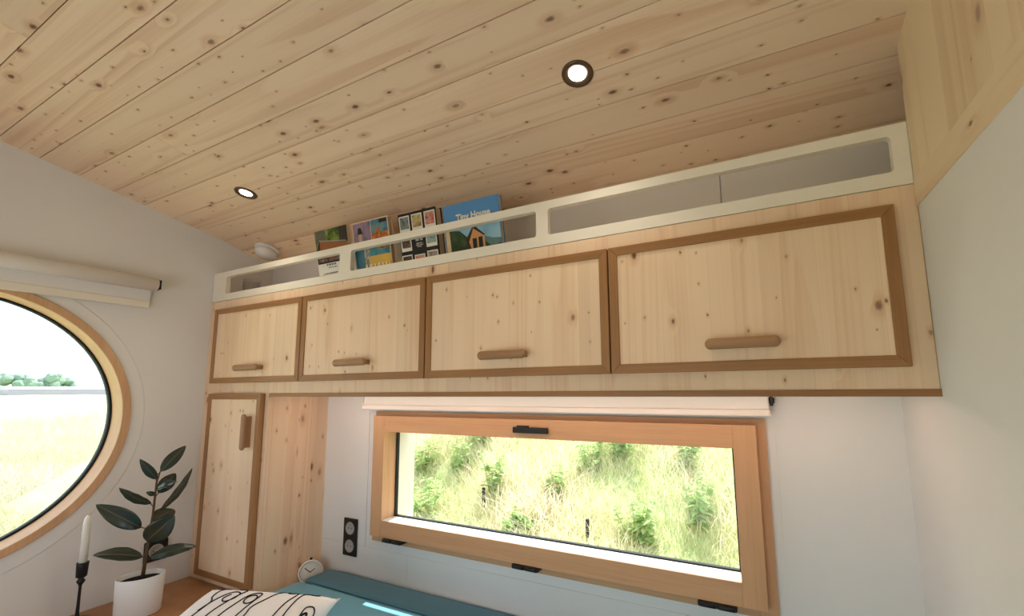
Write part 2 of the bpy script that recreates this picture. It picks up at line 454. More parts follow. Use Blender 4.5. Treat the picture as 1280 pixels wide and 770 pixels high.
# right wall: white below, spruce panel above, stopping at the cabinet front
bm = NB(); box(bm, L, L+0.02, YF, 0, ZF, 0.0)
box(bm, L, L+0.02, YF, -D+0.0, 0.0, 0.385)
box(bm, L+0.02, L+0.5, YF, 0.0, ZF, 0.0)
box(bm, XR, L+0.5, -D-0.1, 0.0, 0.0, 0.9); box(bm, L+0.025, L+0.5, -D-0.12, -D, 0.0, 0.95)
struct('wall_right', bm, M['wall'], 'white lower part of the right wall', 'wall')
bm = NB(); box(bm, L-0.002, L+0.025, YF, -D, 0.442, 1.2, 0.001)
w = struct('wall_right_upper', bm, M['pine_wall'], 'spruce panel on the upper right wall', 'wall')
bm = NB(); box(bm, L-0.003, L+0.025, YF, -D, 0.385, 0.4415, 0.001)
struct('trim_right', bm, M['pine_y'], 'spruce edge board under the panel on the right wall', 'trim')

# front wall (behind the photographer) with wide glazed opening
FX0, FX1, FZ0, FZ1 = 0.45, 2.15, ZF+0.05, 0.30
bm = NB()
box(bm, -0.12, FX0, YF-0.1, YF, ZF, 1.15); box(bm, FX1, L+0.05, YF-0.1, YF, ZF, 1.15)
box(bm, FX0, FX1, YF-0.1, YF, FZ1, 1.15); box(bm, FX0, FX1, YF-0.1, YF, ZF, FZ0)
struct('wall_front', bm, M['wall'], 'white front wall around the wide glazed doors', 'wall')
bm = NB()
for x in (FX0, (FX0+FX1)/2-0.04, FX1-0.08): box(bm, x, x+0.08, YF-0.08, YF-0.02, FZ0, FZ1)
for z in (FZ0, FZ1-0.08): box(bm, FX0, FX1, YF-0.079, YF-0.021, z, z+0.08)
struct('door_1', bm, M['larch_z'], 'wide glazed doors in larch frames in the front wall', 'door')

# ------------------------------------------------------------------ wall cabinets
ZC = 0.435
cab = thing('wall_cabinet', 'long spruce wall cabinet with four oak-edged flap doors above the strip window', 'cabinet', (L/2, -D/2, 0))
bm = NB()
box(bm, 0.0005, L-0.0003, -D, -D+0.02, 0.006, ZC-0.001, 0.001)          # face
box(bm, 0.002, L-0.002, -D+0.02, -0.004, 0.016, 0.034)                  # bottom
box(bm, 0.002, XR-0.01, -D+0.02, -0.004, ZC-0.018, ZC)                # top = shelf floor
box(bm, 0.002, 0.02, -D+0.02, -0.004, 0.034, ZC-0.018); box(bm, L-0.02, L-0.002, -D+0.02, -0.004, 0.034, ZC-0.018)
obj('body', bm, M['pine_v'], cab)
bm = NB(); box(bm, 0.482, L+0.001, -D-0.004, -D+0.03, -0.001, 0.0135, 0.001)
obj('edge_strip', bm, M['oak_x'], cab)

def door_frame(door, x0, x1, z0, z1, w, y0, y1):
    """four mitred members"""
    for name, pts, mat in (('door_rail', [(x0, z0), (x1, z0), (x1-w, z0+w), (x0+w, z0+w)], 'oak_x'), ('door_rail', [(x0, z1), (x1, z1), (x1-w, z1-w), (x0+w, z1-w)], 'oak_x'),
                           ('door_stile', [(x0, z0), (x0, z1), (x0+w, z1-w), (x0+w, z0+w)], 'oak_z'), ('door_stile', [(x1, z0), (x1, z1), (x1-w, z1-w), (x1-w, z0+w)], 'oak_z')):
        bm = NB()
        a = [bm.verts.new((x, y0, z)) for x, z in pts]; b = [bm.verts.new((x, y1, z)) for x, z in pts]
        bm.faces.new(a); bm.faces.new(list(reversed(b)))
        for i in range(4): bm.faces.new((a[i], a[(i+1) % 4], b[(i+1) % 4], b[i]))
        bmesh.ops.bevel(bm, geom=list(bm.edges), offset=0.0010, segments=1, affect='EDGES', clamp_overlap=True)
        obj(name, bm, M[mat], door)

def capsule(bm, c, half, r, ry, axis='x'):
    """a rounded bar, flat at the back edge"""
    prof = []
    n = 10
    for k in range(n+1):
        a = -PI/2 + PI*k/n*0.5
        prof.append((math.cos(a), -half + r*(1+math.sin(a))))
    for k in range(n+1):
        a = PI/2*k/n
        prof.append((math.cos(a), half - r + r*math.sin(a)))
    lathe(bm, [(max(p, 0.0)*1.0, h) for p, h in prof], c, (1, 0, 0) if axis == 'x' else (0, 0, 1), 24, ry if axis == 'x' else r, r if axis == 'x' else ry, ref=(0, 1, 0) if axis == 'x' else (1, 0, 0))
    return bm

YD0, YD1 = -D-0.022, -D-0.001
edges = [0.072, 0.682, 1.303, 1.921, 2.531]
hand = [(0.292, 0.463), (0.905, 1.066), (1.525, 1.686), (2.153, 2.307)]
for i in range(4):
    x0, x1 = edges[i]+0.002, edges[i+1]-0.002
    z0, z1, w = 0.058, 0.391, 0.023
    bm = NB(); box(bm, x0+w-0.004, x1-w+0.004, YD0+0.004, YD1, z0+w-0.004, z1-w+0.004)
    door = obj('door', bm, M['pine_door'], cab)
    door_frame(door, x0, x1, z0, z1, w, YD0, YD1)
    bm = NB(); a, b = hand[i]; cx = (a+b)/2
    capsule(bm, (cx, -D-0.046, 0.119), (b-a)/2, 0.0125, 0.009)
    box(bm, cx-(b-a)*0.44, cx+(b-a)*0.44, -D-0.044, YD0+0.003, 0.111, 0.127)
    obj('handle', bm, M['handle_x'], door)

bm = NB(); box(bm, 0.56, 2.50, -0.208, -0.192, 0.0118, 0.0158, 0.001); strip = obj('added_light_strip', bm, M['white'], cab); strip['label'] = 'slim warm light strip added behind the oak edge to tint the back wall'
bm = NB(); box(bm, 0.57, 2.49, -0.205, -0.195, 0.0095, 0.0117); obj('glow_bar', bm, M['strip'], strip)  # added light, no lamp seen here: warms the blind and upper back wall

# white gallery rail on top of the cabinets
bm = NB()
RZ0, RZ1 = ZC+0.0005, 0.572
opens = [(0.105, 0.858), (0.918, 1.700), (1.738, 2.541)]
OZ0, OZ1 = 0.467, 0.547
y0, y1 = -D-0.001, -D+0.018
def rounded(x0, x1, z0, z1, r=0.009, n=5):
    pts = []
    for cx, cz, a0 in ((x1-r, z1-r, 0), (x0+r, z1-r, PI/2), (x0+r, z0+r, PI), (x1-r, z0+r, 3*PI/2)):
        for k in range(n+1): pts.append((cx+r*math.cos(a0+PI/2*k/n), cz+r*math.sin(a0+PI/2*k/n)))
    return pts
cuts = [0.004] + [(a[1]+b[0])/2 for a, b in zip(opens, opens[1:])] + [L-0.003]
for i, (a, b) in enumerate(opens):
    inner = rounded(a, b, OZ0, OZ1); n = len(inner)//4
    X0, X1 = cuts[i], cuts[i+1]
    corner = [(X1, RZ1), (X0, RZ1), (X0, RZ0), (X1, RZ0)]
    vf = [bm.verts.new((x, y0, z)) for x, z in inner]; vb = [bm.verts.new((x, y1, z)) for x, z in inner]
    cf = [bm.verts.new((x, y0, z)) for x, z in corner]; cb = [bm.verts.new((x, y1, z)) for x, z in corner]
    m_ = len(inner)
    for k in range(m_):
        k2 = (k+1) % m_
        q = bm.faces.new((vf[k], vf[k2], vb[k2], vb[k]))
        ck, ck2 = k//n, (k2//n)
        for vv, cc in ((vf, cf), (vb, cb)):
            if ck == ck2: bm.faces.new((vv[k], vv[k2], cc[ck]))
            else: bm.faces.new((vv[k], vv[k2], cc[ck2], cc[ck]))
    for k in range(4): bm.faces.new((cf[k], cf[(k+1) % 4], cb[(k+1) % 4], cb[k]))
bmesh.ops.remove_doubles(bm, verts=bm.verts, dist=1e-5)
o = obj('shelf_rail', bm, M['white']); tag(center_origin(o), 'white painted gallery rail with three long slots on top of the wall cabinet', 'shelf rail')

# ------------------------------------------------------------------ tall cabinet
ZW = -0.772                     # wooden ledge top
tall = thing('tall_cabinet', 'narrow tall spruce cupboard with an upright oak handle beside the back wall', 'cabinet', (0.24, -D/2, ZW))
bm = NB()
box(bm, 0.003, 0.476, -D, -D+0.02, ZW+0.001, 0.0055, 0.001)
box(bm, 0.003, 0.02, -D+0.02, -0.004, ZW+0.001, 0.0)
obj('body', bm, M['pine_v'], tall)
bm = NB(); box(bm, 0.456, 0.476, -D+0.0205, -0.004, -0.95, -0.001, 0.001)
obj('side_panel', bm, M['pine_side'], tall)
x0, x1, z0, z1, w = 0.077, 0.455, -0.742, 0.012, 0.024
bm = NB(); box(bm, x0+w-0.004, x1-w+0.004, YD0+0.004, YD1, z0+w-0.004, z1-w+0.004)
door = obj('door', bm, M['pine_door'], tall)
door_frame(door, x0, x1, z0, z1, w, YD0, YD1)
bm = NB(); capsule(bm, (0.395, -D-0.046, -0.142), 0.072, 0.0125, 0.009, 'z')
box(bm, 0.387, 0.403, -D-0.044, YD0+0.003, -0.142-0.062, -0.142+0.062)
obj('handle', bm, M['handle_z'], door)

# wooden ledge below the round window and the cupboard
bm = NB()
box(bm, 0.002, 0.455, -2.3, -0.002, ZW-0.03, ZW, 0.002)
o = obj('worktop', bm, M['top']); tag(center_origin(o), 'oak ledge board under the round window', 'worktop')
bm = NB(); box(bm, 0.002, 0.44, -2.28, -0.004, ZF, ZW-0.031)
o = obj('storage_bench', bm, M['wall']); tag(center_origin(o), 'white storage base under the oak ledge', 'bench')

# ------------------------------------------------------------------ strip window
win = thing('window_1', 'wide strip window in a larch frame above the teal seat', 'window', (1.53, 0, -0.59)); win['kind'] = 'structure'
FXa, FXb, FZa, FZb = 0.79, 2.2675, -0.5925, -0.068
SXa, SXb, SZa, SZb = 0.812, 2.2425, -0.5615, -0.0835
GXa, GXb, GZa, GZb = 0.880, 2.181, -0.4985, -0.148
def rect_ring(bm, xa, xb, za, zb, ia, ib, ja, jb, y0, y1, side, bev=0.001):
    """side 'v': full-height stiles, 'h': rails between them"""
    if side == 'v':
        box(bm, xa, ia, y0, y1, za, zb, bev); box(bm, ib, xb, y0, y1, za, zb, bev)
    else:
        box(bm, ia, ib, y0, y1, za, ja, bev); box(bm, ia, ib, y0, y1, jb, zb, bev)
bm = NB(); rect_ring(bm, FXa, FXb, FZa, FZb, 0.835, 2.2225, -0.545, -0.105, -0.012, 0.0, 'v'); rect_ring(bm, WX0, WX1, WZ0, WZ1, 0.835, 2.2225, -0.545, -0.105, 0.0, 0.10, 'v', 0)
obj('frame_jambs', bm, M['larch_z'], win)
bm = NB(); rect_ring(bm, FXa, FXb, FZa, FZb, 0.835, 2.2225, -0.545, -0.105, -0.012, 0.0, 'h'); rect_ring(bm, WX0, WX1, WZ0, WZ1, 0.835, 2.2225, -0.545, -0.105, 0.0, 0.10, 'h', 0)
obj('frame_rails', bm, M['larch_x'], win)
bm = NB(); rect_ring(bm, SXa, SXb, SZa, SZb, 0.872, 2.183, 0, 0, -0.045, -0.0125, 'v'); 
box(bm, 0.836, 0.872, -0.013, 0.04, -0.544, -0.106); box(bm, 2.183, 2.2215, -0.013, 0.04, -0.544, -0.106)
sash = obj('sash', bm, M['larch_z'], win)
bm = NB(); rect_ring(bm, SXa, SXb, SZa, SZb, 0.872, 2.183, GZa, GZb, -0.0448, -0.0125, 'h'); rect_ring(bm, 0, 0, -0.544, -0.106, 0.872, 2.183, GZa, GZb, -0.013, 0.04, 'h', 0)
obj('sash_rails', bm, M['larch_x'], sash)
bm = NB(); rect_ring(bm, 0.8725, 2.1825, GZa, GZb, 0.879, 2.176, GZa+0.006, GZb-0.006, 0.026, 0.040, 'v', 0); rect_ring(bm, 0, 0, GZa, GZb, 0.879, 2.176, GZa+0.006, GZb-0.006, 0.026, 0.040, 'h', 0)
obj('gasket', bm, M['gasket'], sash)
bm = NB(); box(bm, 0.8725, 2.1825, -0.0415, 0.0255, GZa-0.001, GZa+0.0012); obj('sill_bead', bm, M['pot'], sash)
bm = NB(); box(bm, 0.876, 2.179, 0.030, 0.036, GZa+0.003, GZb-0.003); obj('pane', bm, M['glass'], sash)
bm = NB()
box(bm, 1.487, 1.620, -0.060, -0.048, -0.129, -0.109, 0.003); box(bm, 1.500, 1.545, -0.054, -0.044, -0.110, -0.104, 0.001); box(bm, 1.51, 1.56, -0.05, -0.044, -0.125, -0.112)
obj('latch', bm, M['black'], win)
for hx in (0.935, 1.526, 2.118):
    bm = NB(); box(bm, hx-0.05, hx+0.05, -0.050, -0.013, SZa-0.0145, SZa-0.001, 0.003)
    for s in (-1, 1): tube(bm, [(hx+s*0.004, -0.05, SZa-0.008), (hx+s*0.045, -0.05, SZa-0.008)], 0.0065, 12)
    obj('hinge', bm, M['black'], win)
bm = NB(); rect_ring(bm, 0.80, 2.26, -0.60, -0.03, 0.872, 2.19, -0.535, -0.06, T, T+0.012, 'v', 0); rect_ring(bm, 0, 0, -0.60, -0.03, 0.872, 2.19, -0.535, -0.06, T, T+0.012, 'h', 0)
rect_ring(bm, 0.836, 2.2215, -0.544, -0.106, 0.872, 2.19, -0.535, -0.145, 0.042, T, 'v', 0); box(bm, 0.872, 2.19, 0.101, T, -0.544, -0.535); box(bm, 0.872, 2.19, 0.101, 0.1145, -0.145, -0.079)
obj('outer_lining', bm, M['white'], win)

# blind over the strip window
bl = thing('roller_blind', 'white roller blind cassette rolled up above the strip window', 'blind', (1.52, -0.035, -0.06))
bm = NB(); box(bm, 0.763, 2.279, -0.058, -0.008, -0.040, -0.002, 0.004); obj('cassette', bm, M['roll'], bl)
bm = NB(); box(bm, 0.760, 2.281, -0.064, -0.012, -0.0585, -0.0395, 0.004); obj('bottom_bar', bm, M['hem'], bl)
for x in (0.755, 2.2815):
    bm = NB(); box(bm, x, x+0.008, -0.052, -0.004, -0.03, -0.002, 0.002); tube(bm, [(x-0.002, -0.03, -0.016), (x+0.011, -0.03, -0.016)], 0.008, 14)
    obj('bracket', bm, M['black'], bl)

# ------------------------------------------------------------------ round window
rw = thing('window_2', 'round window with a larch ring in the left wall', 'window', (0, RC[0], RC[1]-RO)); rw['kind'] = 'structure'
cyz = (0, RC[0], RC[1]); AX = (1, 0, 0)
bm = NB(); lathe(bm, [(RI, -0.12), (RI, 0.010), (RI+0.002, 0.012), (RO-0.002, 0.012), (RO, 0.010), (RO, 0.0005), (RI+0.0035, 0.0005), (RI+0.0035, -0.12)], cyz, AX, 128, closed=True, smooth=False)
obj('window_ring', bm, M['ring'], rw)
bm = NB(); lathe(bm, [(RI-0.0005, -0.078), (RI-0.007, -0.080), (RI-0.007, -0.105), (RI-0.0005, -0.105)], cyz, AX, 128, closed=True)
obj('gasket', bm, M['gasket'], rw)
bm = NB(); lathe(bm, [(0, -0.088), (RI-0.005, -0.088), (RI-0.005, -0.096), (0, -0.096)], cyz, AX, 128)
obj('pane', bm, M['glass'], rw)
bm = NB(); lathe(bm, [(RO+0.0005, 0.0), (RO+0.0005, 0.003), (0.5235, 0.003), (0.526, 0.0)], (0, -1.029, -0.080), AX, 128, smooth=False)
struct('trim_round', bm, M['wall'], 'flat white ring panel around the round window', 'trim')

lb = thing('roller_blind', 'white roller blind rolled up above the round window on the left wall', 'blind', (0.04, -1.0, 0.36))
YE = -0.522
bm = NB(); tube(bm, [(0.040, -1.56, 0.466), (0.040, YE, 0.466)], 0.027, 32); obj('roller', bm, M['roll'], lb)
bm = NB(); tube(bm, [(0.040, YE+0.0005, 0.466), (0.040, YE+0.006, 0.466)], 0.024, 24); box(bm, 0.001, 0.06, YE+0.006, YE+0.010, 0.446, 0.486, 0.002)
obj('bracket', bm, M['black'], lb)
bm = NB(); box(bm, 0.0145, 0.0155, -1.55, YE-0.008, 0.385, 0.466); obj('fabric', bm, M['roll'], lb)
bm = NB(); box(bm, 0.010, 0.020, -1.552, YE-0.007, 0.368, 0.398, 0.003); obj('bottom_bar', bm, M['white'], lb)

# ------------------------------------------------------------------ electrical
def socket_plate(name, label, c, axis, cups, h):
    t = thing(name, label, 'socket', (c[0], c[1], c[2]-h/2))
    bm = NB(); w = 0.081
    nrm = Vector(axis); side = Vector((-axis[1], axis[0], 0)); 
    x, y, z = c
    if axis[1]: box(bm, x-w/2, x+w/2, y-0.010, y-0.0035, z-h/2, z+h/2, 0.003)
    else: box(bm, x+0.0005, x+0.010, y-w/2, y+w/2, z-h/2, z+h/2, 0.003)
    obj('cover_plate', bm, M['black'], t)
    for dz in cups:
        o = Vector(c)+Vector((0, 0, dz))
        bm = NB(); lathe(bm, [(0, 0.0104), (0.0205, 0.0104), (0.0215, 0.0125), (0.0245, 0.0125), (0.026, 0.0105), (0.026, 0.009)], o, axis, 32)
        ins = obj('socket_insert', bm, M['grey'], t)
        bm = NB()
        for s in (-1, 1):
            p = o + nrm*0.0106 + side*(0.0095*s)
            tube(bm, [p, p+nrm*0.0006], 0.0026, 12)
        obj('contact_hole', bm, M['black'], ins)
    return t
socket_plate('wall_socket', 'black double socket with grey inserts on the back wall beside the strip window', (0.659, 0, -0.600), (0, -1, 0), (0.036, -0.036), 0.153)
socket_plate('wall_socket', 'black single socket on the left wall behind the rubber plant', (0, -0.420, -0.625), (1, 0, 0), (0,), 0.081)

n_up = Vector((0, S1, 1)).normalized()
def downlight(x, y, label):
    c = Vector((x, y, zc(y)))
    t = thing('downlight', label, 'downlight', c, 'recessed ceiling downlights')
    bm = NB(); lathe(bm, [(0.0215, 0.0005), (0.0220, -0.0012), (0.030, -0.0042), (0.034, -0.0050), (0.0375, -0.004), (0.039, -0.0015), (0.039, 0.0)], c, n_up, 40); obj('trim_ring', bm, M['bronze'], t)
    bm = NB(); lathe(bm, [(0, -0.0014), (0.018, -0.0012), (0.0215, -0.0006), (0.0215, 0.0)], c, n_up, 32); obj('lens', bm, M['lamp'], t)
    ld = bpy.data.lights.new('downlight_lamp', 'SPOT'); ld.energy = 3.0; ld.color = (1.0, 0.86, 0.70); ld.spot_size = 2.0; ld.spot_blend = 0.8; ld.shadow_soft_size = 0.03
    lo = bpy.data.objects.new('downlight_lamp', ld); C.objects.link(lo); lo.parent = t
    lo.location = (0, 0, -0.02)
downlight(1.912, -0.480, 'lit round downlight with bronze ring in the ceiling above the third cabinet door')
downlight(0.537, -0.470, 'lit round downlight in the ceiling nearest the left wall and round window')

t = thing('smoke_detector', 'white round tiered detector on the low ceiling above the left end of the shelf', 'detector', (0.135, -0.142, 0.66))
c = Vector((0.170, -0.148, zc(-0.148))); nd = Vector((0, 0.29, 1)).normalized()
bm = NB(); lathe(bm, [(0, -0.012), (0.050, -0.012), (0.055, -0.009), (0.055, -0.0005), (0, -0.0005)], c, nd, 40); obj('base', bm, M['roll'], t)
bm = NB(); lathe(bm, [(0.040, -0.0125), (0.047, -0.016), (0.047, -0.032), (0.044, -0.037), (0.040, -0.038), (0.036, -0.046), (0, -0.047)], c, nd, 40); obj('housing', bm, M['roll'], t)

# ------------------------------------------------------------------ seat
bm = NB(); box(bm, 0.478, L-0.002, -0.86, -0.004, ZF, -0.845); box(bm, 0.478, L-0.002, -0.90, -0.004, -0.845, -0.82, 0.002)
o = obj('bench', bm, M['pine_x']); tag(center_origin(o), 'spruce seat box under the teal cushions', 'bench')
def cushion(name, x0, x1, y0, y1, z0, z1, r, mat, label, tilt=0.0):
    bm = NB(); box(bm, x0, x1, y0, y1, z0, z1, r, 5)
    for f in bm.faces: f.smooth = True
    t = thing(name, label, 'cushion', ((x0+x1)/2, (y0+y1)/2, z0))
    obj('cover', bm, mat, t)
    bm = NB(); k = r*0.30
    pts = [(x0+k, y0+k), (x1-k, y0+k), (x1-k, y1-k), (x0+k, y1-k)]
    loop = []
    for i in range(4):
        a, b = Vector(pts[i]), Vector(pts[(i+1) % 4])
        for s in range(8): loop.append(a.lerp(b, 0.04+0.92*s/7))
    loop.append(loop[0])
    tube(bm, [(p.x, p.y, z1-k) for p in loop], 0.0035, 8, False); obj('piping', bm, mat, t)
    return t
cushion('seat_cushion', 0.545, L-0.01, -0.885, -0.150, -0.819, -0.742, 0.014, M['teal'], 'wide light teal seat cushion with a strip of sunlight')
cushion('back_cushion', 0.555, L-0.01, -0.144, -0.012, -0.819, -0.740, 0.016, M['teal_shaded'], 'narrow teal cushion along the back wall, shade put into its colour')

# clock in the corner gap
ck = thing('alarm_clock', 'small round white alarm clock standing between the cupboard and the teal cushions', 'clock', (0.515, -0.085, -0.82))
cc = Vector((0.520, -0.085, -0.738)); ca = Vector((0.80, -0.60, 0.10)).normalized()
bm = NB(); lathe(bm, [(0, -0.034), (0.036, -0.034), (0.044, -0.026), (0.047, -0.006), (0.047, 0.004), (0.044, 0.006), (0.041, 0.004), (0.041, -0.001), (0, -0.001)], cc, ca, 40)
obj('case', bm, M['pot'], ck)
bm = NB(); lathe(bm, [(0, 0.0005), (0.040, 0.0005), (0.040, -0.0005), (0, -0.0005)], cc, ca, 32); obj('dial', bm, M['whitepaper'], ck)
e1 = ca.cross(Vector((0, 0, 1))).normalized(); e2 = e1.cross(ca).normalized()
for ang, ln in ((0.9, 0.020), (-0.9, 0.030)):
    bm = NB(); p = cc+ca*0.002; tube(bm, [p, p + (e1*math.sin(ang)*-1 + e2*math.cos(ang))*ln], 0.0014, 6); obj('hand', bm, M['black'], ck)
bm = NB(); p = cc - ca*0.012 + e2*0.046; tube(bm, [p, p+e2*0.008], 0.005, 12); obj('button', bm, M['black'], ck)
bm = NB(); box(bm, cc.x-0.030, cc.x+0.012, cc.y-0.02, cc.y+0.02, -0.8195, -0.78, 0.004); obj('stand', bm, M['pot'], ck)

# pillow with line drawing
PC = Vector((0.915, -0.505, -0.587)); pe = Vector((0.947, 0.321, 0)).normalized()
tl = math.radians(17); pf = Vector((pe.y, -pe.x, 0)); pdn = (pf*math.cos(tl) + Vector((0, 0, -math.sin(tl)))).normalized(); pn = pe.cross(pdn).normalized()
if pn.z < 0: pn = -pn
PW, PH = 0.43, 0.42
def pil(u, v, s):                # u,v in -1..1 ; v=-1 is the upper edge
    k = max(0.0, (1-u**4)*(1-v**4))
    inset = 1 - 0.11*(1-abs(u)**3)*abs(v)**6 ; inset2 = 1 - 0.11*(1-abs(v)**3)*abs(u)**6
    hh = 0.058*k**0.55
    return PC + pe*(u*PW/2*inset2) + pdn*((v*inset+1)*PH/2) + pn*(hh*s)
pl = thing('pillow', 'white pillow with dark line drawing on the teal seat', 'pillow', PC + pdn*PH*0.5 - Vector((0, 0, 0.06)))
bm = NB(); n = 28; g = {}
for s in (1, -1):
    for i in range(n+1):
        for j in range(n+1):
            if s == -1 and (i in (0, n) or j in (0, n)): g[s, i, j] = g[1, i, j]; continue
            g[s, i, j] = bm.verts.new(pil(-1+2*i/n, -1+2*j/n, s))
    for i in range(n):
        for j in range(n):
            q = (g[s, i, j], g[s, i+1, j], g[s, i+1, j+1], g[s, i, j+1]); f = bm.faces.new(q if s == 1 else tuple(reversed(q))); f.smooth = True
obj('cover', bm, M['linen'], pl)
bm = NB()
def stroke(pts, r=0.0019):
    P = [Vector(p) for p in pts]; out = []
    for i in range(len(P)-1):
        p0, p1, p2, p3 = P[max(i-1, 0)], P[i], P[i+1], P[min(i+2, len(P)-1)]
        for k in range(6):
            t_ = k/6
            out.append(0.5*((2*p1)+(-p0+p2)*t_+(2*p0-5*p1+4*p2-p3)*t_*t_+(-p0+3*p1-3*p2+p3)*t_**3))
    out.append(P[-1])
    tube(bm, [pil(max(-.98, min(.98, q.x)), max(-.98, min(.98, q.y)), 1) + pn*0.0005 for q in out], r, 6)
def loop_(cx, cy, rx, ry):
    stroke([(cx+rx*math.cos(a), cy+ry*math.sin(a)) for a in [2*PI*k/10 for k in range(11)]])
stroke([(-.55, -.95), (-.62, -.8), (-.60, -.62), (-.52, -.5), (-.56, -.2), (-.58, .3), (-.52, .9)])
loop_(-.70, -.93, .06, .06)
stroke([(-.56, -.35), (-.46, -.62), (-.36, -.75), (-.26, -.72), (-.25, -.6), (-.33, -.52), (-.40, -.58), (-.36, -.68)])
stroke([(-.40, -.9), (-.28, -.88), (-.22, -.78), (-.28, -.55), (-.36, -.25), (-.34, .3), (-.4, .9)])
stroke([(-.22, .5), (-.2, -.2), (-.14, -.5), (-.08, -.70), (0.02, -.76), (.07, -.66), (0.03, -.2), (0.05, .5)])
loop_(-.01, -.60, .07, .09)
stroke([(.12, .9), (.14, -.2), (.12, -.45), (.2, -.62), (.27, -.82), (.34, -.95)])
loop_(.42, -.88, .06, .055)
stroke([(.50, -.92), (.53, -.75), (.50, -.5), (.52, .2), (.46, .9)])
stroke([(.64, -.93), (.60, -.8), (.61, -.5), (.64, -.1), (.60, .6)])
loop_(.72, -.92, .055, .05)
stroke([(.82, -.42), (.80, -.58), (.88, -.64), (.95, -.56), (.93, -.42)]); stroke([(.82, -.45), (.86, -.52), (.90, -.46), (.94, -.44)], 0.003)
stroke([(-.95, -.1), (-.9, -.22), (-.84, -.16), (-.86, .1), (-.9, .5)])
for k in range(5): stroke([(-.7+.35*k, .4), (-.62+.35*k, .55), (-.7+.35*k, .7), (-.6+.35*k, .85)])
obj('line_print', bm, M['ink'], pl)

# ------------------------------------------------------------------ candle and plant
ch = thing('candle_holder', 'slim black candle holder on the oak ledge below the round window', 'candle holder', (0.082, -0.670, ZW))
o0 = (0.082, -0.670, ZW)
bm = NB(); lathe(bm, [(0, 0), (0.036, 0), (0.036, 0.004), (0.030, 0.008), (0.010, 0.012), (0.0055, 0.022)], o0, n=32); obj('base', bm, M['black'], ch)
bm = NB(); lathe(bm, [(0.0055, 0.020), (0.0045, 0.06), (0.0042, 0.118), (0.0065, 0.124), (0.0115, 0.132), (0.0115, 0.136), (0.007, 0.141), (0.009, 0.147)], o0, n=24); obj('stem', bm, M['black'], ch)
bm = NB(); lathe(bm, [(0, 0.1455), (0.010, 0.1455), (0.0150, 0.150), (0.0165, 0.186), (0.0170, 0.197), (0.0148, 0.197), (0.0140, 0.1685), (0, 0.1685)], o0, n=24); obj('cup', bm, M['black'], ch)
cd = thing('candle', 'white taper candle standing in the black holder', 'candle', (0.082, -0.670, ZW+0.17))
bm = NB(); lathe(bm, [(0, 0.169), (0.0122, 0.169), (0.0110, 0.33), (0.0095, 0.345), (0.0035, 0.356), (0, 0.357)], o0, n=24); obj('wax', bm, M['candle'], cd)
bm = NB(); tube(bm, [(0.082, -0.670, ZW+0.355), (0.0825, -0.670, ZW+0.362), (0.084, -0.671, ZW+0.366)], 0.0009, 6); obj('wick', bm, M['whitepaper'], cd)

pot_c = Vector((0.208, -0.548, ZW))
rp = thing('rubber_plant', 'dark-leaved rubber plant in an oval white pot on the oak ledge', 'plant', pot_c)
refd = Vector((0.45, 0.89, 0)).normalized()
bm = NB(); lathe(bm, [(0, 0.0005), (0.90, 0.0005), (0.95, 0.004), (1.0, 0.130), (0.985, 0.133), (0.945, 0.132), (0.93, 0.105), (0, 0.105)], pot_c, n=64, sx=0.070, sy=0.056, ref=refd)
obj('pot', bm, M['pot'], rp)
bm = NB(); lathe(bm, [(0.93, 0.1055), (0.92, 0.116), (0.6, 0.121), (0.3, 0.119), (0, 0.122)], pot_c, n=40, sx=0.070, sy=0.056, ref=refd)
obj('soil', bm, M['soil'], rp)
stem = [(0.201, -0.540, -0.655), (0.202, -0.536, -0.58), (0.203, -0.534, -0.53), (0.205, -0.528, -0.437), (0.206, -0.527, -0.317), (0.209, -0.519, -0.276)]
bm = NB(); tube(bm, stem, [0.0062, 0.0058, 0.005, 0.0042, 0.0032, 0.002], 10); obj('stem', bm, M['bark'], rp)
LV = [((0.209, -0.518, -0.278), (0.219, -0.447, -0.190), 0.044, (0.8, -0.5, 0.1)),
      ((0.205, -0.527, -0.305), (0.212, -0.588, -0.224), 0.032, (0.8, -0.1, -0.5)),
      ((0.200, -0.515, -0.359), (0.182, -0.456, -0.297), 0.050, (0.8, -0.5, 0.0)),
      ((0.216, -0.528, -0.339), (0.275, -0.493, -0.314), 0.032, (0.5, -0.5, 0.7)),
      ((0.213, -0.510, -0.424), (0.266, -0.438, -0.276), 0.040, (0.9, 0.2, -0.55)),
      ((0.202, -0.536, -0.393), (0.183, -0.630, -0.321), 0.042, (0.6, -0.5, -0.55)),
      ((0.202, -0.560, -0.472), (0.180, -0.686, -0.366), 0.060, (0.85, -0.4, 0.25)),
      ((0.197, -0.523, -0.459), (0.158, -0.436, -0.442), 0.062, (0.7, -0.5, 0.5)),
      ((0.219, -0.547, -0.520), (0.294, -0.499, -0.436), 0.080, (0.72, -0.55, -0.25)),
      ((0.207, -0.549, -0.576), (0.183, -0.680, -0.532), 0.054, (0.6, -0.25, 0.75)),
      ((0.215, -0.530, -0.585), (0.288, -0.413, -0.567), 0.052, (0.45, -0.45, 0.8)),
      ((0.205, -0.529, -0.362), (0.214, -0.559, -0.346), 0.017, (0.8, -0.4, 0.2))]
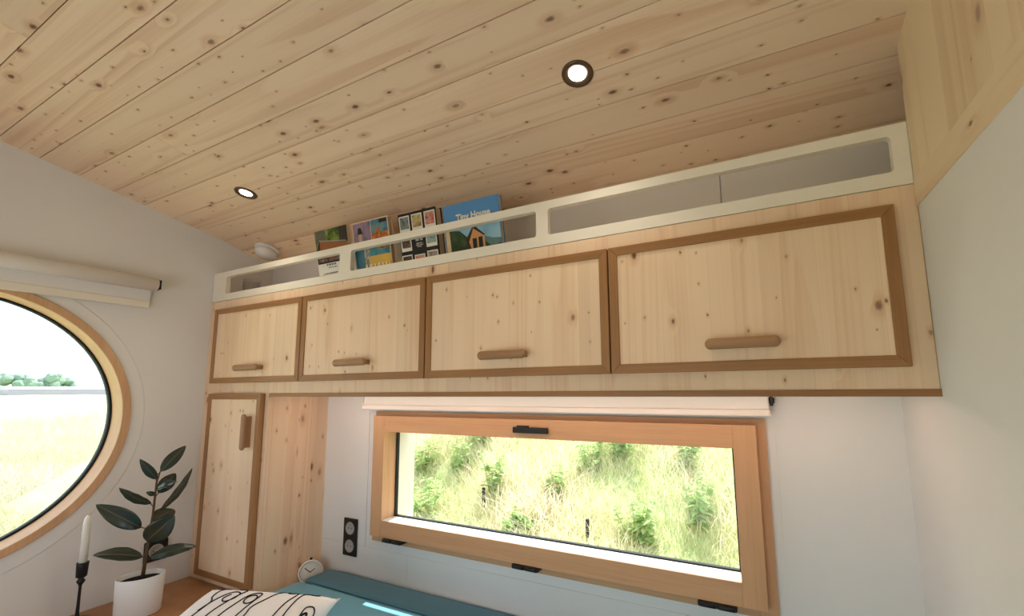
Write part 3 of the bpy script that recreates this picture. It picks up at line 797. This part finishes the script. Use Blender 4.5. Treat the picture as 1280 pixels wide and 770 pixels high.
for b, tip, wd, nr in LV:
    b, tip = Vector(b), Vector(tip); ax = tip-b; ln = ax.length; ax.normalize()
    nv = Vector(nr); nv = (nv - ax*nv.dot(ax)).normalized(); sd = ax.cross(nv)
    bm = NB(); lay2 = bm.verts.layers.float.new('rib')
    nl, nw = 16, 8; grid = []
    for i in range(nl+1):
        s_ = i/nl
        half = wd/2 * (math.sin(PI*min(1, s_**0.85*0.985+0.012))**0.75)
        bow = 0.10*ln*math.sin(PI*s_)*0.6 - 0.02*ln*s_
        row = []
        for j in range(nw+1):
            q = -1+2*j/nw
            v_ = bm.verts.new(b + ax*(ln*s_) + sd*(half*q) + nv*(bow + 0.16*half*abs(q)**1.3 + 0.0008*math.sin(22*s_)*q*q))
            v_[lay2] = abs(q)
            row.append(v_)
        grid.append(row)
    for i in range(nl):
        for j in range(nw):
            f = bm.faces.new((grid[i][j], grid[i][j+1], grid[i+1][j+1], grid[i+1][j])); f.smooth = True
    # which stem point is nearest: a short stalk
    near = min(stem, key=lambda p: (Vector(p)-b).length)
    lf = obj('leaf', bm, M['leaf'], rp)
    sol = lf.modifiers.new('thick', 'SOLIDIFY'); sol.thickness = 0.0009
    # make sure the glossy upper side faces the given way
    if lf.data.polygons[nl*nw//2].normal.dot(nv) < 0: lf.data.flip_normals()
    bm = NB(); q0 = Vector((0.2045, -0.5285, b.z-0.012)); tube(bm, [q0, q0.lerp(b, 0.5)+Vector((0, 0, -0.002)), b+ax*0.004], 0.0018, 6)
    obj('leaf_stalk', bm, M['bark'], lf)

# ------------------------------------------------------------------ books on the shelf (they lean forward against the rail)
ZS = ZC + 0.0008
LEAN = math.atan(0.20)
def lean_frame(x0, zrot=0.0):
    """origin at the front bottom left corner; u right, v up the cover, w out towards the room"""
    u = Vector((math.cos(zrot), math.sin(zrot), 0)); w0 = Vector((math.sin(zrot), -math.cos(zrot), 0))
    v = (Vector((0, 0, 1))*math.cos(LEAN) + w0*math.sin(LEAN)); w = u.cross(v)
    if w.y > 0: w = -w
    yb = -0.2660 + 0.20*(0.572-ZS)
    return Vector((x0, yb, ZS)), u, v, w
def lbox(bm, fr, u0, u1, v0, v1, w0, w1):
    o, u, v, w = fr
    vs = [bm.verts.new(o+u*a+v*b+w*c) for a in (u0, u1) for b in (v0, v1) for c in (w0, w1)]
    for q in ((0, 1, 3, 2), (4, 6, 7, 5), (0, 4, 5, 1), (2, 3, 7, 6), (0, 2, 6, 4), (1, 5, 7, 3)): bm.faces.new([vs[k] for k in q])
def lpoly(bm, fr, pts, w0, mi=0):
    o, u, v, w = fr
    f = bm.faces.new([bm.verts.new(o+u*a+v*b+w*w0) for a, b in pts]); f.material_index = mi
    return f
def book(name, label, cat, x0, W, H, TH, cover, zrot=0.0, hard=True):
    fr = lean_frame(x0, zrot)
    t = thing(name, label, cat, fr[0], 'books and magazines leaning on the shelf rail')
    cv = 0.0025 if hard else 0.0006; ov = 0.003 if hard else 0.0
    bm = NB()
    lbox(bm, fr, 0, W, 0, H, -cv, 0); lbox(bm, fr, 0, W, 0, H, -TH, -TH+cv); lbox(bm, fr, 0, cv, 0, H, -TH+cv, -cv)
    obj('cover', bm, cover, t)
    bm = NB(); lbox(bm, fr, cv, W-ov, ov, H-ov, -TH+cv, -cv); obj('pages', bm, M['paper'], t)
    return t, fr
def picture(parent, fr, name, polys, mats):
    bm = NB()
    for i, (pts, mi) in enumerate(polys): lpoly(bm, fr, pts, 0.00025+0.00012*i, mi)
    return obj(name, bm, mats, parent)
R4 = lambda a, b, c, d: [(a, c), (b, c), (b, d), (a, d)]
def words(parent, fr, txt, u0, v0, size, mat, align='LEFT', wt=0.001):
    cu = bpy.data.curves.new('lettering', 'FONT'); cu.body = txt; cu.size = size; cu.align_x = align; cu.resolution_u = 3; cu.offset = size*0.04
    tmp = bpy.data.objects.new('lettering', cu); C.objects.link(tmp)
    me = bpy.data.meshes.new_from_object(tmp.evaluated_get(bpy.context.evaluated_depsgraph_get()))
    bpy.data.objects.remove(tmp)
    bm = NB(); bm.from_mesh(me); bpy.data.meshes.remove(me)
    o, u, v, w = fr
    for q in bm.verts: q.co = o+u*(u0+q.co.x)+v*(v0+q.co.y)+w*wt
    return obj('title', bm, mat, parent)
def text_rows(polys, rows, mi, seed):
    """rows of small word-shaped marks, too small to read"""
    r = random.Random(seed)
    for u0, u1, v, h in rows:
        x = u0
        while x < u1:
            wl = r.uniform(0.006, 0.016); e = min(u1, x+wl)
            polys.append((R4(x, e, v, v+h), mi)); x = e+h*0.7

pm = lambda *c: plain('print_%d_%d_%d' % c, srgb(*c), 0.35, 0.4)
white_p, black_p, dkgreen = pm(226, 222, 212), pm(24, 24, 26), pm(34, 48, 36)

# house magazine: trees over a wooden roof, white lower half
t, fr = book('magazine', 'white house magazine with a green forest photo on its cover', 'magazine', 0.695, 0.184, 0.2265, 0.014, M['whitepaper'], hard=False)
mats = [swirl('print_forest', [srgb(30, 40, 24), srgb(70, 92, 34), srgb(120, 136, 52), srgb(150, 160, 90)], 30, 4), pm(150, 92, 52), pm(52, 44, 36), pm(150, 146, 140), black_p, swirl('print_strip', [srgb(40, 60, 50), srgb(150, 70, 70), srgb(60, 110, 100), srgb(160, 160, 150)], 60, 2), pm(96, 94, 92), swirl('print_trunks', [srgb(40, 42, 34), srgb(110, 112, 92), srgb(60, 60, 44)], 60, 3, (4, 1, 1))]
po = [(R4(0, .184, .125, .2265), 0), (R4(0, .062, .178, .2265), 7), (R4(.138, .184, .165, .2265), 2), ([(.022, .125), (.184, .125), (.184, .162), (.024, .184)], 1), ([(.022, .184), (.172, .166), (.172, .170), (.022, .189)], 3), ([(0, .125), (.022, .125), (.026, .185), (.012, .17)], 2),
      (R4(.003, .140, .094, .119), 4), (R4(.010, .060, .101, .114), 5), (R4(.066, .132, .101, .116), 5)]
text_rows(po, [(.052, .105, .084, .0065), (.062, .112, .074, .003), (.030, .112, .052, .003)], 6, 3)
picture(t, fr, 'cover_picture', po, mats)

# picture book with painted panels
t, fr = book('picture_book', 'picture book with painted blue and yellow panels on its cover', 'book', 0.908, 0.184, 0.2225, 0.022, M['paper'])
mats = [swirl('paint_violet', [srgb(44, 50, 62), srgb(110, 104, 128), srgb(150, 120, 140), srgb(104, 128, 150)], 26, 4), swirl('paint_blue', [srgb(34, 70, 110), srgb(70, 120, 150), srgb(130, 150, 120), srgb(190, 166, 90)], 14, 3),
        swirl('paint_orange', [srgb(90, 60, 34), srgb(196, 112, 50), srgb(220, 150, 80)], 50, 3), swirl('paint_sea', [srgb(44, 90, 116), srgb(70, 122, 138), srgb(100, 130, 130)], 12, 3), swirl('paint_sun', [srgb(120, 140, 100), srgb(206, 170, 90), srgb(224, 176, 70)], 10, 3, (1, 1, .5)),
        swirl('paint_figure', [srgb(46, 44, 46), srgb(200, 190, 170), srgb(90, 84, 80), srgb(170, 180, 180)], 45, 3, (3, 1, 1)), black_p, pm(236, 226, 190), pm(190, 150, 120), swirl('paint_teal', [srgb(50, 110, 130), srgb(90, 150, 150), srgb(120, 160, 140)], 14, 3)]
po = [(R4(.004, .094, .135, .2185), 0), (R4(.097, .180, .135, .2185), 1), (R4(.097, .180, .135, .170), 2), ([(.118, .165), (.142, .165), (.139, .183), (.129, .190), (.121, .182)], 2), (R4(.140, .178, .203, .217), 6),
      (R4(.004, .060, .006, .131), 3), (R4(.060, .180, .006, .090), 4), (R4(.060, .180, .088, .131), 9), ([(.048, .006), (.074, .006), (.070, .075), (.084, .131), (.052, .131)], 5), (R4(.030, .048, .136, .176), 8), ([(.028, .176), (.052, .176), (.046, .2), (.032, .2)], 6), (R4(.120, .170, .110, .128), 2)]
text_rows(po, [(.052, .176, .044, .014)], 7, 8)
picture(t, fr, 'cover_picture', po, mats)

# black book of instant photographs
t, fr = book('photo_book', 'thick black book with a grid of small framed photos on its cover', 'book', 1.140, 0.170, 0.213, 0.034, M['blackcover'])
cs = [[(60, 90, 92), (130, 140, 136), (70, 80, 84)], [(110, 60, 50), (196, 178, 120), (60, 40, 34)], [(180, 60, 70), (200, 150, 130), (130, 50, 56)],
      [(150, 110, 84), (60, 44, 36), (196, 170, 150)], None, [(60, 110, 110), (150, 170, 160), (40, 80, 90)],
      [(40, 38, 40), (90, 70, 60), (30, 30, 30)], [(196, 110, 90), (220, 160, 140), (150, 80, 70)], [(50, 30, 34), (180, 160, 150), (110, 50, 60)]]
mats = [white_p, black_p, pm(180, 176, 166)]; po = []
for i, c_ in enumerate(cs):
    col, row = i % 3, i//3
    u0 = 0.004+col*0.0575; v1 = (0.204, 0.137, 0.0655)[row] + (0.0, -0.004, 0.002)[col]*(row > 0)
    if c_ is None:
        text_rows(po, [(u0+.004, u0+.046, v1-.012, .007), (u0+.010, u0+.042, v1-.024, .007), (u0+.012, u0+.040, v1-.034, .003), (u0+.010, u0+.044, v1-.040, .003), (u0+.016, u0+.038, v1-.046, .003)], 2, 5); continue
    mats.append(swirl('photo_print_%d' % i, [srgb(*q) for q in c_], 40, 3)); k = len(mats)-1
    po.append((R4(u0, u0+.0475, v1-.058, v1), 0)); po.append((R4(u0+.004, u0+.0435, v1-.046, v1-.004), k))
picture(t, fr, 'cover_picture', po, mats)

# house book
t, fr = book('house_book', 'large blue book titled Tiny House with a wooden cabin on the cover', 'book', 1.342, 0.219, 0.2035, 0.020, pm(92, 146, 196))
mats = [swirl('print_sky', [srgb(96, 150, 186), srgb(140, 184, 204), srgb(176, 204, 214)], 8, 3), swirl('print_hill', [srgb(26, 44, 28), srgb(44, 66, 36), srgb(78, 92, 60)], 26, 4), pm(206, 148, 92), pm(58, 40, 30), pm(30, 34, 36), pm(206, 178, 138), swirl('print_mountain', [srgb(70, 100, 104), srgb(100, 130, 136), srgb(60, 86, 80)], 18, 3), pm(84, 140, 194)]
po = [(R4(0.001, .218, .001, .2025), 7), (R4(0.001, .216, .001, .135), 0), (R4(.003, .024, .006, .125), 5), ([(.15, .0), (.216, .0), (.216, .068), (.185, .072), (.155, .082)], 6), ([(.150, .001), (.216, .001), (.216, .052), (.18, .045), (.150, .072)], 1), ([(.020, .001), (.110, .001), (.092, .084), (.060, .112), (.018, .118)], 1),
      ([(.086, .001), (.158, .001), (.154, .086), (.117, .119), (.088, .086)], 2), ([(.080, .078), (.116, .124), (.112, .108), (.092, .068)], 3), ([(.116, .124), (.158, .086), (.153, .084), (.115, .112)], 3),
      (R4(.108, .124, .030, .080), 4), (R4(.131, .147, .032, .082), 4), ([(.086, .040), (.100, .05), (.106, .03), (.094, .07), (.084, .075)], 3)]
picture(t, fr, 'cover_picture', po, mats)
words(t, fr, 'Tiny House', .052, .147, .0285, white_p, wt=0.0022)

tg = thing('tumbler', 'clear drinking glass on the left end of the shelf behind the rail', 'glass', (0.125, -0.185, ZS))
bm = NB(); lathe(bm, [(0, 0.0), (0.032, 0.0), (0.038, 0.115), (0.0365, 0.115), (0.031, 0.006), (0, 0.006)], (0.125, -0.185, ZS), n=40); obj('bowl', bm, M['tumbler'], tg)

# ------------------------------------------------------------------ outside
GZ = -1.78
bm = NB()
def grid_mesh(bm, x0, x1, y0, y1, nx, ny, fz):
    g = [[bm.verts.new((x0+(x1-x0)*i/nx, y0+(y1-y0)*j/ny, fz(x0+(x1-x0)*i/nx, y0+(y1-y0)*j/ny))) for j in range(ny+1)] for i in range(nx+1)]
    for i in range(nx):
        for j in range(ny): bm.faces.new((g[i][j], g[i+1][j], g[i+1][j+1], g[i][j+1])).smooth = True
def field_z(x, y): return GZ + 0.0168*max(0.0, min(-x, 125.0)-2.0) + 0.05*math.sin(x*0.9+1)*math.sin(y*1.1)*min(1, max(0, -x-1)/3)
grid_mesh(bm, -220, -0.5, -40, 110, 140, 100, field_z)
o = obj('ground_field', bm, M['field']); tag(o, 'pale dry meadow stretching away beyond the round window', 'field', kind='structure')
def bank_z(x, y): return -1.98 + 0.56*max(0, y-0.1) + 0.10*math.sin(1.7*x+0.5)*math.sin(1.3*y) + 0.05*math.sin(4.1*x)*math.sin(3.3*y+1)
bm = NB(); grid_mesh(bm, -7, 5.5, 0.35, 7.5, 60, 40, bank_z)
o = obj('ground_bank', bm, M['bank']); tag(o, 'steep grassy bank rising outside the strip window', 'bank', kind='structure')
bm = NB(); box(bm, -0.5, L+0.6, -16, 0.3, GZ-0.05, GZ); box(bm, -0.5, 8, -16, YF-0.15, GZ-0.049, GZ+0.0005)
o = obj('ground_yard', bm, M['gravel']); tag(o, 'level yard the small house stands on', 'ground', kind='structure')

def blades(name, mat, n, place, hgt, wid, seed, label):
    r = random.Random(seed)
    V, F, T_ = [], [], []
    for _ in range(n):
        x, y, z, sc, tint = place(r)
        h = hgt*r.uniform(0.5, 1.25)*sc; w = wid*r.uniform(0.6, 1.3)*sc
        a = r.uniform(0, 2*PI); dx, dy = math.cos(a), math.sin(a); bend = h*r.uniform(0.15, 1.15)
        b = r.uniform(0, 2*PI); sx, sy = math.cos(b)*w, math.sin(b)*w
        k = len(V)
        for s_, ww in ((0, 1.0), (0.45, 0.8), (0.8, 0.5)):
            px, py, pz = x+dx*bend*s_*s_, y+dy*bend*s_*s_, z+h*s_*(1-0.25*s_*bend/h)
            V.append((px-sx*ww, py-sy*ww, pz+Z0)); V.append((px+sx*ww, py+sy*ww, pz+Z0))
        V.append((x+dx*bend, y+dy*bend, z+h*(1-0.25*bend/h)+Z0))
        F += [(k, k+1, k+3, k+2), (k+2, k+3, k+5, k+4), (k+4, k+5, k+6)]
        T_ += [tint]*7
    me = bpy.data.meshes.new(name); me.from_pydata(V, [], F)
    at = me.attributes.new('tint', 'FLOAT', 'POINT'); at.data.foreach_set('value', T_)
    me.materials.append(mat); o = bpy.data.objects.new(name, me); C.objects.link(o)
    return tag(o, label, 'grass', kind='stuff')
def patch(x, y, f): return 0.5+0.5*math.sin(f*x+1.3*math.sin(f*0.7*y+2))*math.sin(f*0.8*y+0.7*math.sin(f*1.3*x))
def p_bank(r):
    y = r.uniform(0.9, 5.2); x = r.uniform(-1.3-1.05*(y-0.9), 2.6)
    g = patch(x, y, 3.1); t_ = min(1, max(0, r.gauss(0.62-0.5*(g-0.5), 0.22)))
    return x, y, bank_z(x, y)-0.02, 0.8+0.5*(1-g), t_
blades('bank_grass', M['bank_grass'], 70000, p_bank, 0.20, 0.0030, 21, 'tall dry and green grass covering the bank outside the strip window')
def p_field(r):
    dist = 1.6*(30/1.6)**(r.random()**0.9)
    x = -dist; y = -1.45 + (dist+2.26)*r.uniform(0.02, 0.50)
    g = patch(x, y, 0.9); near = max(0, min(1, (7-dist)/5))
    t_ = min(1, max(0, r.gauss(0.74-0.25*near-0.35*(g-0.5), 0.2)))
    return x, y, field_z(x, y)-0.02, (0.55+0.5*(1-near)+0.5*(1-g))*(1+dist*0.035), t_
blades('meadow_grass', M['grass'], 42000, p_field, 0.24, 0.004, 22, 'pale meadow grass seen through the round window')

def weed(x, y, hgt, seed, label):
    r = random.Random(seed); z = bank_z(x, y)-0.03
    t = thing('weed', label, 'plant', (x, y, z), 'leafy weeds on the bank')
    bs, bl_ = NB(), NB(); ly = bl_.verts.layers.float.new('tint'); ls = bs.verts.layers.float.new('tint')
    for s in range(r.randint(5, 9)):
        a = r.uniform(0, 2*PI); ln = r.uniform(0.02, 0.24); top = Vector((x+math.cos(a)*ln, y+math.sin(a)*ln, z+hgt*r.uniform(0.65, 1.1))); b0 = Vector((x+math.cos(a)*ln*0.3, y+math.sin(a)*ln*0.3, z))
        tube(bs, [b0, b0.lerp(top, 0.5)+Vector((0, 0, 0.03)), top], [0.004, 0.003, 0.0015], 5)
        for k in range(20):
            q = b0.lerp(top, 0.15+0.85*k/19) + Vector((0, 0, 0.03*math.sin(PI*k/19)))
            an = r.uniform(0, 2*PI); d = Vector((math.cos(an), math.sin(an), r.uniform(-0.3, 0.5))).normalized(); l_ = r.uniform(0.05, 0.11)*(1.2-0.5*k/19); w_ = l_*0.30
            sd = d.cross(Vector((0, 0, 1))).normalized(); tv = r.random()
            pts = [q, q+d*l_*0.4+sd*w_, q+d*l_+Vector((0, 0, -0.25*l_)), q+d*l_*0.4-sd*w_]
            vs = [bl_.verts.new(p) for p in pts]
            for v_ in vs: v_[ly] = tv
            bl_.faces.new(vs)
    for v_ in bs.verts: v_[ls] = 0.5
    obj('stem', bs, M['weed'], t); obj('foliage', bl_, M['weed'], t)
SAME = 'leafy green weed among the dry grass on the bank outside the strip window'
for i, (x, y, h) in enumerate([(-0.36, 1.69, 0.42), (0.20, 1.92, 0.40), (-0.48, 2.3, 0.42), (0.76, 1.98, 0.30), (1.43, 1.80, 0.34), (1.80, 1.95, 0.40), (2.20, 2.25, 0.45), (-0.85, 2.2, 0.45), (0.58, 1.60, 0.22), (1.66, 1.50, 0.24), (-0.4, 2.65, 0.4), (1.7, 2.5, 0.35), (0.85, 2.4, 0.38), (1.10, 2.6, 0.35), (-0.04, 1.45, 0.22)]):
    weed(x, y, h, 40+i, SAME)
for x, y, h, lab in ((1.12, 1.65, 0.22, 'thin dark stake standing low in the grass near the lower edge of the strip window'), (0.14, 1.82, 0.20, 'thin dark stake half hidden under the leafy weeds outside the strip window')):
    t = thing('stake', lab, 'stake', (x, y, bank_z(x, y)-0.05), 'dark stakes on the bank')
    bm = NB(); lathe(bm, [(0, 0), (0.014, 0), (0.014, h), (0.011, h+0.006), (0, h+0.006)], (x, y, bank_z(x, y)-0.05), n=12); obj('post', bm, M['black'], t)

# far off: greenhouse and trees
gx, gy0, gy1 = -100, 22, 60
zg = field_z(gx, 30)
gh = thing('greenhouse', 'long low white greenhouse on the horizon beyond the round window', 'greenhouse', (gx, (gy0+gy1)/2, zg))
bm = NB(); n = 14
pr2 = [(gx+6*math.cos(PI*k/n)-3, zg+0.75+0.62*math.sin(PI*k/n)) for k in range(n+1)]
a = [bm.verts.new((x, gy0, z)) for x, z in pr2]; b = [bm.verts.new((x, gy1, z)) for x, z in pr2]
bm.faces.new(a); bm.faces.new(list(reversed(b)))
for k in range(n): bm.faces.new((a[k], a[k+1], b[k+1], b[k])).smooth = True
bm.faces.new((a[0], b[0], b[-1], a[-1]))
obj('roof', bm, M['house'], gh)
bm = NB(); box(bm, gx-9, gx+3, gy0, gy1, zg-0.1, zg+0.74); obj('wall', bm, M['houseside'], gh)
def tree(x, y, h, w, seed):
    r = random.Random(seed); z = field_z(x, y)
    t = thing('tree', 'hazy green tree in the row on the horizon beyond the round window', 'tree', (x, y, z), 'trees on the horizon')
    bm = NB(); tube(bm, [(x, y, z-0.1), (x, y, z+h*0.6)], [0.22, 0.12], 8); obj('trunk', bm, M['bark'], t)
    bm = NB()
    for _ in range(16):
        c_ = Vector((x+r.uniform(-.28, .28)*w, y+r.uniform(-.34, .34)*w, z+h*r.uniform(0.25, 0.80))); rr = h*r.uniform(0.14, 0.24)
        q = bmesh.ops.create_icosphere(bm, subdivisions=2, radius=rr)
        for v_ in q['verts']: v_.co = v_.co*r.uniform(0.82, 1.15) + c_
    obj('crown', bm, M['tree'], t)
for i, (y, h, w) in enumerate([(27, 3.2, 5), (31, 4.6, 6), (35.5, 5.2, 6), (40, 5.0, 6), (43.5, 4.0, 5), (48, 1.8, 4), (52, 1.6, 5), (55.5, 2.2, 3), (60, 1.2, 5), (20, 3.5, 6)]):
    tree(-150-9*(i % 3), y*(1+0.06*(i % 3)), h, w, 70+i)

# ------------------------------------------------------------------ light
w = bpy.data.worlds.new('sky'); bpy.context.scene.world = w; w.use_nodes = True
bg = w.node_tree.nodes['Background']; bg.inputs[0].default_value = (0.80, 0.90, 1.0, 1); bg.inputs[1].default_value = 2.2
sd = bpy.data.lights.new('sun', 'SUN'); sd.energy = 8.5; sd.angle = 0.01; sd.color = (1.0, 0.975, 0.94)
so = bpy.data.objects.new('sun', sd); C.objects.link(so)
el, dxs = math.radians(62.7), -0.20
to_sun = Vector((dxs*math.cos(el), math.sqrt(1-dxs*dxs)*math.cos(el), math.sin(el)))
so.rotation_euler = to_sun.to_track_quat('Z', 'Y').to_euler(); so.location = (0, 3, 6)
def portal(name, loc, direction, sx, sy):
    ld = bpy.data.lights.new(name, 'AREA'); ld.shape = 'RECTANGLE'; ld.size = sx; ld.size_y = sy
    ld.cycles.is_portal = True
    o = bpy.data.objects.new(name, ld); C.objects.link(o)
    o.location = Vector(loc)+Vector((0, 0, Z0)); o.rotation_euler = Vector(direction).to_track_quat('-Z', 'Z').to_euler()
portal('daylight_door', ((FX0+FX1)/2, YF-0.11, (FZ0+FZ1)/2), (0, 1, 0), FX1-FX0, FZ1-FZ0)
portal('daylight_strip', (1.53, T+0.02, -0.33), (0, -1, 0), 1.45, 0.5)
portal('daylight_round', (-0.14, RC[0], RC[1]), (1, 0, 0), 0.95, 0.95)

# ------------------------------------------------------------------ camera
cd_ = bpy.data.cameras.new('camera'); cam = bpy.data.objects.new('camera', cd_); C.objects.link(cam)
S_ = 1.05
cl = Vector((2.1512*S_, -1.3497*S_, 0.018*S_+Z0))
rx, ry, rz = 0.1274, 0.0083, 0.4719
Rm = Matrix.Rotation(rz, 3, 'Z') @ Matrix.Rotation(rx, 3, 'X') @ Matrix.Rotation(ry, 3, 'Y')
m3 = Matrix((Rm.col[0], Rm.col[2], -Rm.col[1])).transposed()
cam.matrix_world = Matrix.Translation(cl) @ m3.to_4x4()
cd_.sensor_fit = 'HORIZONTAL'; cd_.sensor_width = 36; cd_.lens = 551.70/1280*36
cd_.shift_x = -24.68/1280; cd_.shift_y = 31.34/1280; cd_.clip_start = 0.02; cd_.clip_end = 600
sc = bpy.context.scene; sc.camera = cam
vs = sc.view_settings; vs.view_transform = 'Standard'; vs.look = 'None'; vs.gamma = 1.0; vs.use_curve_mapping = False; vs.exposure = 0.2
sc.cycles.max_bounces = 10; sc.cycles.diffuse_bounces = 6; sc.cycles.transparent_max_bounces = 12
sc.cycles.use_denoising = True
